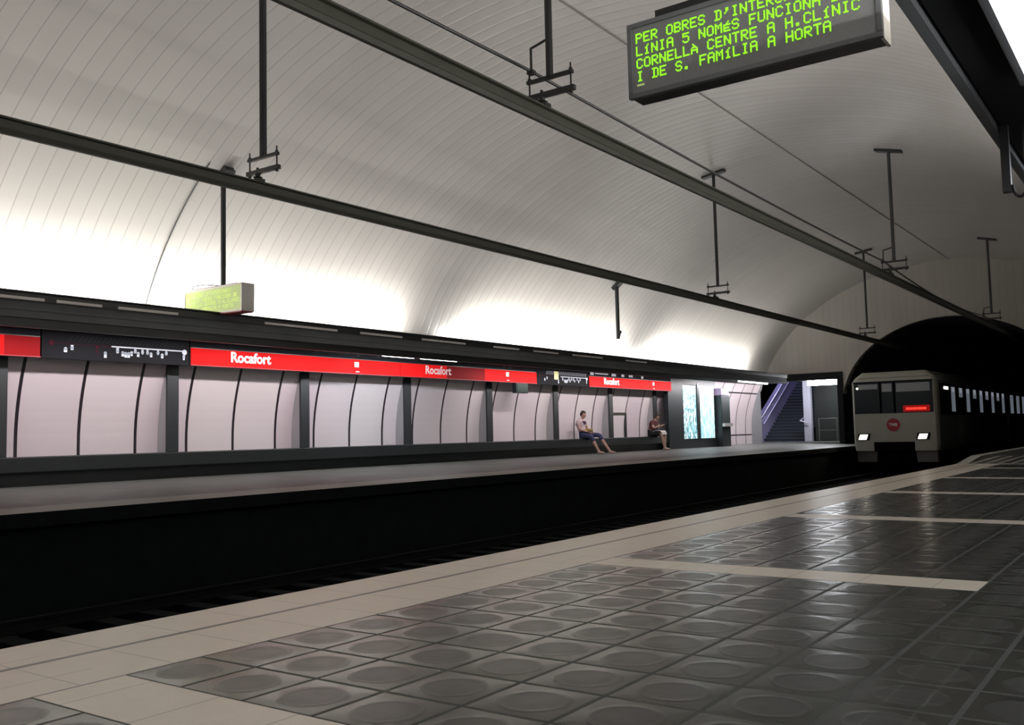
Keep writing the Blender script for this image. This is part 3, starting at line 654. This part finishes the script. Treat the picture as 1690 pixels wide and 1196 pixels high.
# body: front face polygon (slightly raked), z from bottom to top
def led_body(x0, x1, y0, y1, zb, zt, root, side, big=True):
    f = .035
    mb = MB(); mb.box(x0+.01, x1-.02, y0+.03, y1, zb+.01, zt-.01, mi=0); mb.build('case', M['dark'], root)
    mb = MB(); mb.box(x0, x1, y0, y0+.04, zt-f, zt); mb.box(x0, x1, y0, y0+.04, zb, zb+f); mb.box(x0, x0+f, y0, y0+.04, zb+f, zt-f); mb.box(x1-f, x1, y0, y0+.04, zb+f, zt-f)
    mb.build('front_frame', M['fascia'] if big else M['alu'], root, bevel=.004)
    mb = MB(); mb.box(x1-.02, x1, y0+.04, y1, zb, zt); mb.build('side_panel', side, root)
    mb = MB(); mb.box(x0+f, x1-f, y0+.012, y0+.03, zb+f, zt-f); mb.build('screen', M['ledface'] if big else M['ledfar'], root)
led_body(-3.05, -1.34, LY, LY+.2, 3.215, 3.75, ld, M['lightalu'])
PW = (2.985-1.455)/(26*6)
led_text(ROWS, -2.985, 3.672, PW, PW*1.03, LY+.012, M['ledgreen'], ld)
mb = MB(); mb.box(-2.985, -2.93, LY+.008, LY+.012, 3.672-36*PW*1.03-.012, 3.672-36*PW*1.03); mb.build('cursor_mark', M['ledfar'], ld)
mb = MB(); mb.box(-2.85, -1.55, LY+.05, LY+.17, 3.75, 3.82); mb.build('top_bracket', M['dark'], ld)
mb = MB(); mb.tube((-2.2, LY+.11, 3.80), (-2.2, LY+.11, vz(-2.2)+.05), .045, 12); mb.build('post', M['pole'], ld)
fd = thing('led_display', 'small pale green dot matrix display hanging above the far platform', 'display', (-15.2, 11.5, 3.35))
led_body(-16.12, -14.35, 11.42, 11.72, 3.335, 3.87, fd, M['alu'], False)
PW2 = 1.62/(26*6); led_text(ROWS, -16.04, 3.79, PW2, PW2*1.03, 11.43, M['ledfartext'], fd, cell=.8)
mb = MB(); mb.box(-15.25, -14.36, 11.42, 11.7, 3.315, 3.335); mb.build('red_base', M['sign_red'], fd)
mb = MB(); mb.box(-15.9, -14.6, 11.5, 11.66, 3.87, 3.90); mb.path([(-15.95, 11.5, 3.87), (-15.93, 11.5, 3.97), (-15.6, 11.55, 3.97), (-15.2, 11.58, 3.91)], .008); mb.build('top_bracket', M['dark'], fd)
mb = MB(); mb.tube((-15.1, 11.58, 3.89), (-15.1, 11.58, vz(-15.1)-.05), .05, 12); mb.build('post', M['pole'], fd)
def wall_plate(px, y, root):
    z = vz(px); mb = MB(); t = Vector((.35, 0, vz(px+.35)-z)).normalized(); nn = Vector((t.z, 0, -t.x))
    c = Vector((px, y, z))-nn*0
    vs = []
    for d in (0, .12):
        for a, b in ((-.2, -.12), (.2, -.12), (.2, .12), (-.2, .12)): vs.append(c+t*a+Vector((0, b, 0))+nn*d)
    mb._add(vs, [(3, 2, 1, 0), (4, 5, 6, 7), (0, 1, 5, 4), (1, 2, 6, 5), (2, 3, 7, 6), (3, 0, 4, 7)]); mb.build('ceiling_plate', M['pole'], root)
wall_plate(-15.1, 11.58, fd)
hp = thing('hanging_post', 'bare black post hanging from the vault above the second route map', 'post', (-15.4, 27.7, 3.9))
mb = MB(); mb.tube((-15.38, 27.75, 4.0), (-15.38, 27.75, vz(-15.38)-.03), .065, 12); mb.build('post', M['pole'], hp)
mb = MB(); mb.tube((-15.35, 27.75, 4.0), (-15.25, 27.72, 4.25), .02, 8); mb.ball((-15.27, 27.72, 4.22), .05, 10, 6); mb.build('cable_end', M['pole'], hp)
wall_plate(-15.38, 27.75, hp)

# ---------------------------------------------------------------- train
TY, TX0_, TX1_ = 41.5, -11.72, -8.3
TC = (TX0_+TX1_)/2
tr = thing('metro_train', 'cream fronted metro train with headlights entering from the tunnel', 'train', (TC, TY, -1.05))
def frontprof(zlo, zhi, ins=0.): pass
mb = MB()
prof2 = [(TX0_+.05, -.15), (TX0_, .1), (TX0_, 2.75), (TX0_+.12, 2.95), (TX0_+.42, 3.17), (TX1_-.42, 3.17), (TX1_-.12, 2.95), (TX1_, 2.75), (TX1_, .1), (TX1_-.05, -.15)]
mb.prism(prof2, 'y', TY+.25, TY+18); mb.build('body', M['traindark'], tr)
# front cap: ring loft, white
mb = MB()
def ring(y, ins, zo=0): return [(x+(ins if x < TC else -ins), y, z-(ins if z > 2.8 else 0)+zo) for x, z in prof2]
r0, r1, r2_ = ring(TY+.25, 0), ring(TY+.06, .03), ring(TY, .10)
vs = r0+r1+r2_; n = len(prof2); fs = []
for k in range(2):
    for i in range(n): fs.append((k*n+i, k*n+(i+1) % n, (k+1)*n+(i+1) % n, (k+1)*n+i))
fs.append(tuple(range(2*n, 3*n))); mb._add(vs, fs); mb.build('front_shell', M['train'], tr)
# lower skirt pieces either side of the coupler
for x0, x1 in ((TX0_+.12, TX0_+.95), (TX1_-.95, TX1_-.12)):
    mb = MB(); mb.prism([(x0, -.12), (x1, -.12), (x1-.06 if x0 < TC else x1, -.62), (x0 if x0 < TC else x0+.06, -.62)], 'y', TY+.1, TY+.5); mb.build('skirt', mat('train_skirt_grey', (.10, .095, .09), .6), tr)
mb = MB(); mb.box(TX0_+.9, TX1_-.9, TY+.3, TY+.5, -.75, -.14); mb.box(TX0_+.85, TX1_-.95, TY-.03, TY+.03, -.16, .22); mb.build('coupler_recess', M['trainblack'], tr)
cp = MB(); cp.tube((TC, TY+.4, -.45), (TC, TY-.18, -.45), .11, 12); cp.box(TC-.2, TC+.2, TY-.3, TY-.12, -.62, -.3); cp.build('coupler', M['trainblack'], tr, bevel=.02)
# windscreen
wsx0, wsx1, wz0, wz1 = TX0_+.12, TX1_-.16, 1.42, 2.72
mb = MB(); mb.box(wsx0, wsx1, TY-.02, TY+.02, wz0, wz1); ws = mb.build('windscreen', M['glass'], tr, bevel=.01)
mb = MB(); mb.box(wsx0-.02, wsx1+.02, TY-.05, TY+.02, wz1, wz1+.05); mb.build('windscreen_top_rubber', M['trainblack'], tr)
for a, b, z0, z1 in ((wsx0+.18, wsx0+.98, 2.45, 2.66), (wsx0+1.15, wsx0+1.55, 2.32, 2.66), (wsx0+1.72, wsx1-.1, 2.30, 2.66)):
    mb = MB(); mb.box(a, b, TY-.028, TY-.02, z0, z1); mb.build('window_reflection', M['glasslight'], tr)  # lighter band painted as the reflection in the upper windscreen
for x in (wsx0+1.08, wsx0+1.64):
    mb = MB(); mb.box(x-.04, x+.04, TY-.035, TY+.0, wz0, wz1); mb.build('window_pillar', M['trainblack'], tr)
mb = MB(); mb.ball((wsx0+.14, TY-.03, 2.5), .045, 10, 6); mb.build('marker_light', M['head'], tr)
mb = MB(); mb.box(TC+.38, TC+1.42, TY-.034, TY-.026, 1.46, 1.72); dd = mb.build('destination_display', M['ledredbk'], tr)
mb = MB(); xx = TC+.5
for wd in (.07, .09, .05, .11, .06, .09, .08, .07):
    mb.box(xx, xx+wd, TY-.04, TY-.034, 1.54, 1.63); xx += wd+.022
mb.build('destination_text', M['ledred'], tr)
for s, x in ((-1, TX0_+.42), (1, TX1_-.62)):
    hb = MB(); hb.prism([(x-.26, .30), (x+.24, .30), (x+.30, .58), (x-.20, .58)], 'y', TY-.03, TY+.0); h_ = hb.build('headlight_housing', M['trainblack'], tr)
    hb = MB(); hb.prism([(x-.20, .33), (x+.13, .33), (x+.20, .54), (x-.12, .54)], 'y', TY-.05, TY-.03); hb.build('headlight_lens', M['head'], tr)
    l = bpy.data.lights.new('headlight', 'SPOT'); l.energy = 35; l.spot_size = 1.2; l.spot_blend = .9; l.color = (1, .93, .8); l.shadow_soft_size = .12
    lo = bpy.data.objects.new('headlight_beam', l); COL.objects.link(lo); lo.parent = tr; lo.matrix_parent_inverse = tr.matrix_world.inverted(); lo.location = (x, TY-.1, .42); lo.rotation_euler = (math.radians(84), 0, math.radians(180))
mb = MB(); mb.tube((TC-.05, TY, .93), (TC-.05, TY-.02, .93), .27, 28); lg = mb.build('red_roundel', M['logored'], tr)
text_mesh('roundel_lettering', 'TMB', .17, basis((TC-.05-.17, TY-.024, .88), (1, 0, 0), (0, 0, 1)), M['lightalu'], tr, bold=.004)
mb = MB(); mb.box(TX0_+.3, TX1_-.3, TY-.02, TY+.02, 2.90, 2.93); mb.build('roof_seam', M['traindark'], tr)
# side windows, doors (right side facing the near platform)
yy = TY+1.1; k = 0
mb0 = MB(); mb0.box(TX1_-.01, TX1_+.02, TY+.5, TY+17.8, 1.30, 2.62); mb0.build('window_band', M['winblack'], tr)
while yy < TY+17.2:
    if k == 0:
        mb = MB(); mb.box(TX1_+.02, TX1_+.04, yy+.25, yy+1.0, 2.38, 2.50); mb.build('side_marker_light', M['head'], tr)
    else:
        mb = MB(); mb.box(TX1_+.02, TX1_+.03, yy, yy+.75, 1.45 if k % 2 else 2.1, 2.52); mb.build('lit_window', M['interior'], tr)
        mb = MB(); mb.box(TX1_+.021, TX1_+.032, yy+.1, yy+.6, 2.30, 2.50); mb.build('lamp_in_window', M['mapwhite'], tr)
    yy += 1.7; k += 1
for dy in (4.2, 9.3, 14.4):
    mb = MB(); mb.box(TX1_-.01, TX1_+.012, TY+dy, TY+dy+1.3, .05, 2.55); mb.build('door', M['traindark'], tr)
mb = MB(); mb.box(TX0_+.3, TX1_-.3, TY+1.5, TY+17, -.95, -.15); mb.build('underframe', M['trainblack'], tr)
for y in (TY+2.5, TY+4.7, TY+13.5, TY+15.7):
    for s in (-1, 1):
        mb = MB(); x = -10.0+s*.837; mb.tube((x-.06, y, -.62), (x+.06, y, -.62), .43, 20); mb.build('wheel', M['steel'], tr)
t2 = thing('metro_train', 'second dark carriage of the train behind its cab inside the tunnel', 'train', (TC, TY+18.6, -1.05))
mb = MB(); mb.prism(prof2, 'y', TY+18.6, TY+36); mb.build('body', M['traindark'], t2)
mb = MB(); mb.box(TX1_-.01, TX1_+.02, TY+18.8, TY+35.8, 1.30, 2.62); mb.build('window_band', M['winblack'], t2)
yy = TY+19.4
while yy < TY+35:
    mb = MB(); mb.box(TX1_+.02, TX1_+.03, yy, yy+1.1, 1.45, 2.5); mb.build('lit_window', M['interior'], t2); yy += 2.4
mb = MB(); mb.box(TX0_+.3, TX1_-.3, TY+19, TY+35, -1.05, -.15); mb.build('underframe', M['trainblack'], t2)

# ---------------------------------------------------------------- litter on the track bed
def crumple(c, r, label, seed):
    rnd = random.Random(seed); mb = MB(); mb.ball((0, 0, 0), r, 9, 6)
    for v in mb.bm.verts: v.co *= .7+.6*rnd.random(); v.co.z *= .6
    o = mb.build('crumpled_paper', M['litter']); o.location = c; return tag(o, label, 'litter', 'litter on the track bed')
crumple((-9.6, 6.6, -1.44), .10, 'pale scrap of litter on the dark track bed at lower left', 1)
crumple((-8.3, 5.15, -1.46), .06, 'tiny litter scrap on the track bed nearest the bottom left corner', 2)
crumple((-8.0, 12.0, -1.46), .06, 'tiny litter scrap on the track bed in the middle of the picture', 3)

# ---------------------------------------------------------------- people
def skin_mesh(name, pts, edges, mt, parent, loc, sub=2, root=0, squash=None):
    me = bpy.data.meshes.new(name); me.from_pydata([p[:3] for p in pts], edges, []); me.update()
    o = bpy.data.objects.new(name+'_src', me); COL.objects.link(o)
    md = o.modifiers.new('s', 'SKIN'); md.use_smooth_shade = True
    for i, p in enumerate(pts):
        r = p[3]; sv = me.skin_vertices[0].data[i]; sv.radius = (r, r) if not isinstance(r, tuple) else r; sv.use_root = (i == root)
    sb = o.modifiers.new('u', 'SUBSURF'); sb.levels = sub; sb.render_levels = sub
    dg = bpy.context.evaluated_depsgraph_get(); nm = bpy.data.meshes.new_from_object(o.evaluated_get(dg)); bpy.data.objects.remove(o)
    nm.name = name; nm.materials.clear(); nm.materials.append(mt)
    for p in nm.polygons: p.use_smooth = True
    q = bpy.data.objects.new(name, nm); COL.objects.link(q); q.parent = parent; q.location = loc
    return q
def merge_into(dst, src):
    bm = bmesh.new(); bm.from_mesh(dst.data)
    for s in src: bm.from_mesh(s.data)
    bm.to_mesh(dst.data); bm.free()
    for p in dst.data.polygons: p.use_smooth = True
    for s in src: bpy.data.objects.remove(s)
def head_mesh(c, tilt, mt, parent):
    """head with nose, brow, chin and ears; local +X is the face direction"""
    mb = MB(); mb.ball((0, 0, 0), .1, 20, 16, (1.0, .80, 1.2))
    for v in mb.bm.verts:
        x, y, z = v.co
        if x > 0 and z < 0: v.co.x *= 1-.10*(-z/.12); v.co.y *= 1-.28*(-z/.12)
        if x < 0 and z < -.05: v.co.x *= .75
        if x > .07 and abs(y) < .02 and -.035 < z < .02: v.co.x += .028*(1-abs(z+.012)/.035)
        if x > .05 and .02 < z < .045: v.co.x += .004
        if x > .06 and abs(y) < .03 and z < -.085: v.co.x += .012
        if x > .07 and abs(y) < .03 and -.062 < z < -.042: v.co.x += .006
    for s in (-1, 1): mb.ball((-.005, s*.082, -.01), .026, 8, 6, (.8, .35, 1.25))
    o = mb.build('head', mt, None, smooth=True)
    R = Matrix.Translation(c) @ Matrix.Rotation(tilt, 4, 'Y'); o.data.transform(R)
    o.parent = parent; return o, R
def face_bits(R, parent, hairmat, long=False):
    mb = MB()
    for s in (-1, 1): mb.ball(R @ Vector((.083, s*.033, .014)), .0105, 8, 6)
    mb.build('eyes', M['eye']).parent = parent
    mb = MB(); mb.ball(R @ Vector((.092, 0, -.052)), .02, 8, 6, (.35, 1, .3)); mb.build('mouth', mat('lips', (.3, .1, .09), .5)).parent = parent
    mb = MB(); mb.ball((-.012, 0, .022), .108, 20, 14, (1.0, .86, 1.14))
    rm = [v for v in mb.bm.verts if (v.co.x > .045 and v.co.z < .07) or v.co.z < (-.10 if long else -.055)]
    bmesh.ops.delete(mb.bm, geom=rm, context='VERTS')
    rr = random.Random(3)
    for v in mb.bm.verts: v.co *= 1+.04*rr.random()
    o = mb.build('hair', hairmat, None, smooth=True); o.data.transform(R); o.parent = parent
    sd = o.modifiers.new('solid', 'SOLIDIFY'); sd.thickness = .018
def hand(wr, d, side, mt, parent, curl=.5):
    """palm and five fingers growing along d from wrist wr; palm faces down"""
    d = Vector(d).normalized(); up = Vector((0, 0, 1)); lat = d.cross(up).normalized()*side; dn = lat.cross(d).normalized(); dn = dn if dn.z < 0 else -dn
    wr = Vector(wr); parts = []
    pts = [(*wr, (.026, .02)), (*(wr+d*.045), (.036, .018)), (*(wr+d*.085), (.038, .016))]
    parts.append(skin_mesh('palm', pts, [(0, 1), (1, 2)], mt, parent, (0, 0, 0), 1))
    for k, ln in enumerate((.068, .078, .072, .056)):
        b = wr+d*.08+lat*(-.027+.018*k); a1 = b+d*ln*.45+dn*.012*curl*2; a2 = a1+d*ln*.3+dn*.022*curl*2; a3 = a2+d*ln*.12+dn*.024*curl*2
        parts.append(skin_mesh('finger', [(*b, .009), (*a1, .0085), (*a2, .008), (*a3, .0065)], [(0, 1), (1, 2), (2, 3)], mt, parent, (0, 0, 0), 1))
    b = wr+d*.025-lat*.03; a1 = b+d*.03-lat*.022+dn*.008; a2 = a1+d*.028-lat*.004+dn*.012
    parts.append(skin_mesh('thumb', [(*b, .012), (*a1, .010), (*a2, .008)], [(0, 1), (1, 2)], mt, parent, (0, 0, 0), 1))
    return parts
def person(name, label, loc, J, skinm, clothes, hairm, headc, tilt, longhair=False, bare_feet=True):
    r = thing('person', label, 'person', loc)
    L = lambda k: J[k]
    pts, idx, edges = [], {}, []
    def add(k, rad): idx[k] = len(pts); pts.append((*J[k], rad))
    for k, rad in (('pelvis', .135), ('waist', .125), ('chest', .145), ('upper', .13), ('neck', .055), ('headb', .055)): add(k, rad)
    for a, b in (('pelvis', 'waist'), ('waist', 'chest'), ('chest', 'upper'), ('upper', 'neck'), ('neck', 'headb')): edges.append((idx[a], idx[b]))
    for s in 'LR':
        for k, rad in (('sh', .062), ('el', .043), ('wr', .028)): add(k+s, rad)
        edges += [(idx['upper'], idx['sh'+s]), (idx['sh'+s], idx['el'+s]), (idx['el'+s], idx['wr'+s])]
        for k, rad in (('hip', .092), ('kn', .062), ('cf', .058), ('an', .04), ('toe', .035)): add(k+s, rad)
        edges += [(idx['pelvis'], idx['hip'+s]), (idx['hip'+s], idx['kn'+s]), (idx['kn'+s], idx['cf'+s]), (idx['cf'+s], idx['an'+s]), (idx['an'+s], idx['toe'+s])]
    body = skin_mesh('body', pts, edges, skinm, r, (0, 0, 0))
    hd_, R = head_mesh(headc, tilt, skinm, None)
    hs = []
    for s, sd in (('L', 1), ('R', -1)):
        d = Vector(J['ha'+s])-Vector(J['wr'+s]); hs += hand(J['wr'+s], d, sd, skinm, None)
    merge_into(body, [hd_]+hs)
    face_bits(R, r, hairm, longhair)
    for cn, chains, cm, fac in clothes:
        P_, E_, I_ = [], [], {}
        for ch in chains:
            prev = None
            for k, rad in ch:
                if k not in I_: I_[k] = len(P_); P_.append((*(J[k] if isinstance(k, str) else k), rad))
                if prev is not None and (prev, I_[k]) not in E_: E_.append((prev, I_[k]))
                prev = I_[k]
        skin_mesh(cn, P_, E_, cm, r, (0, 0, 0))
    if True:
        for s in 'LR':
            a, t = Vector(J['an'+s]), Vector(J['toe'+s]); mb = MB(); mb.tube(a-Vector((.02, 0, .025)), t+(t-a)*.25, .042, 12, .034); mb.ball(t+(t-a)*.25, .036, 10, 6); mb.ball(a-Vector((.025, 0, .02)), .045, 10, 6)
            o = mb.build('shoe', M['shoe'], None, smooth=True); o.parent = r
    return r
# person 1: slouched, legs stretched towards the track
B1 = (-16.72, 27.35, .69)
def lerp(a, b, t): return tuple(a[i]+(b[i]-a[i])*t for i in range(3))
J1 = dict(pelvis=(.14, 0, .14), waist=(.05, 0, .30), chest=(.02, 0, .44), upper=(.04, 0, .56), neck=(.08, 0, .66), headb=(.11, 0, .72),
  shL=(.05, .19, .57), elL=(.14, .24, .33), wrL=(.38, .13, .24), haL=(.46, .08, .20), shR=(.05, -.19, .57), elR=(.12, -.25, .32), wrR=(.36, -.12, .23), haR=(.46, -.04, .20),
  hipL=(.18, .09, .12), knL=(.66, .14, .12), cfL=(.78, .14, -.08), anL=(1.04, .15, -.43), toeL=(1.19, .16, -.47),
  hipR=(.18, -.09, .12), knR=(.52, -.14, .07), cfR=(.60, -.13, -.12), anR=(.78, -.12, -.44), toeR=(.93, -.13, -.47))
def cl1(shirt, pant, long_leg):
    sh = ('shirt', [[('pelvis', .15), ('waist', .142), ('chest', .162), ('upper', .145), ('neck', .066)], [('upper', .145), ('shL', .078), ('sL', .062)], [('upper', .145), ('shR', .078), ('sR', .062)]], shirt, 0)
    pt = ('trousers', [[('pelvis', .15), ('hipL', .108), ('knL', .082)]+([('cfL', .07)] if long_leg else []), [('pelvis', .15), ('hipR', .108), ('knR', .082)]+([('cfR', .07)] if long_leg else [])], pant, 0)
    return [sh, pt]
J1['sL'] = lerp(J1['shL'], J1['elL'], .55); J1['sR'] = lerp(J1['shR'], J1['elR'], .55)
p1 = person('p', 'person slouching on the bench in a pale shirt and navy trousers, legs stretched out', B1, J1, M['skin'], cl1(M['shirt'], M['jeans'], True), M['hair'], (.13, 0, .80), math.radians(14))
o = skin_mesh('scarf', [(.10, -.10, .62, .03), (.17, -.04, .55, .035), (.20, .02, .50, .04), (.13, .10, .60, .03)], [(0, 1), (1, 2), (2, 3)], M['scarf'], p1, (0, 0, 0), 1)
bg = MB(); bg.box(-.13, .13, -.10, .10, -.05, .05); ob = bg.build('shoulder_bag', M['mustard'], None, bevel=.03); ob.location = (B1[0]+.34, B1[1]-.02, B1[2]+.285); ob.rotation_euler = (0, math.radians(-4), .2)
tag(ob, 'small mustard bag on the lap of the slouching person', 'bag')
# person 2: leaning forward, reading
B2 = (-16.62, 32.15, .69)
J2 = dict(pelvis=(.12, 0, .14), waist=(.12, 0, .29), chest=(.17, 0, .42), upper=(.22, 0, .53), neck=(.28, 0, .61), headb=(.32, 0, .66),
  shL=(.23, .18, .53), elL=(.34, .25, .34), wrL=(.54, .10, .42), haL=(.61, .05, .44), shR=(.23, -.18, .53), elR=(.32, -.25, .32), wrR=(.53, -.10, .40), haR=(.61, -.05, .43),
  hipL=(.16, .09, .12), knL=(.58, .11, .12), cfL=(.60, .10, -.08), anL=(.62, .07, -.44), toeL=(.76, .08, -.475),
  hipR=(.16, -.09, .12), knR=(.56, -.10, .12), cfR=(.60, -.09, -.08), anR=(.66, -.05, -.44), toeR=(.80, -.06, -.475))
J2['sL'] = lerp(J2['shL'], J2['elL'], .6); J2['sR'] = lerp(J2['shR'], J2['elR'], .6)
p2 = person('p', 'person in a maroon top and black shorts leaning forward on the bench', B2, J2, M['skin2'], cl1(M['maroon'], M['black_cloth'], False), M['hair'], (.36, 0, .74), math.radians(35), True)
mb = MB(); mb.box(-.015, .0, -.05, .05, -.07, .07); ob = mb.build('phone', M['blackmach']); ob.location = (B2[0]+.70, B2[1], B2[2]+.45); ob.rotation_euler = (0, .5, 0); tag(ob, 'small dark phone held in the hands of the person in maroon', 'phone')
mb = MB(); 
pp = [(-.17, .07), (-.12, .095), (0, .10), (.13, .095), (.2, .03), (.215, -.06), (.205, -.06), (.19, .02), (.12, .083), (0, .088), (-.12, .083), (-.16, .06)]
mb.prism(pp, 'y', -.2, .2); ob = mb.build('white_cloth', M['paper']); ob.location = (B2[0]+.43, B2[1], B2[2]+.125); tag(ob, 'white cloth draped over the knees of the person in maroon', 'cloth')

mb = MB(); sp = [Vector((vx(z)+.02, 11.15, z)) for z in [3.4+.2*i for i in range(15)]]
for a, b in zip(sp, sp[1:]): mb.tube(a, b, .012, 6)
tag(mb.build('conduit', M['pole']), 'thin cable fixed down the vault from the small display to the canopy', 'cable')
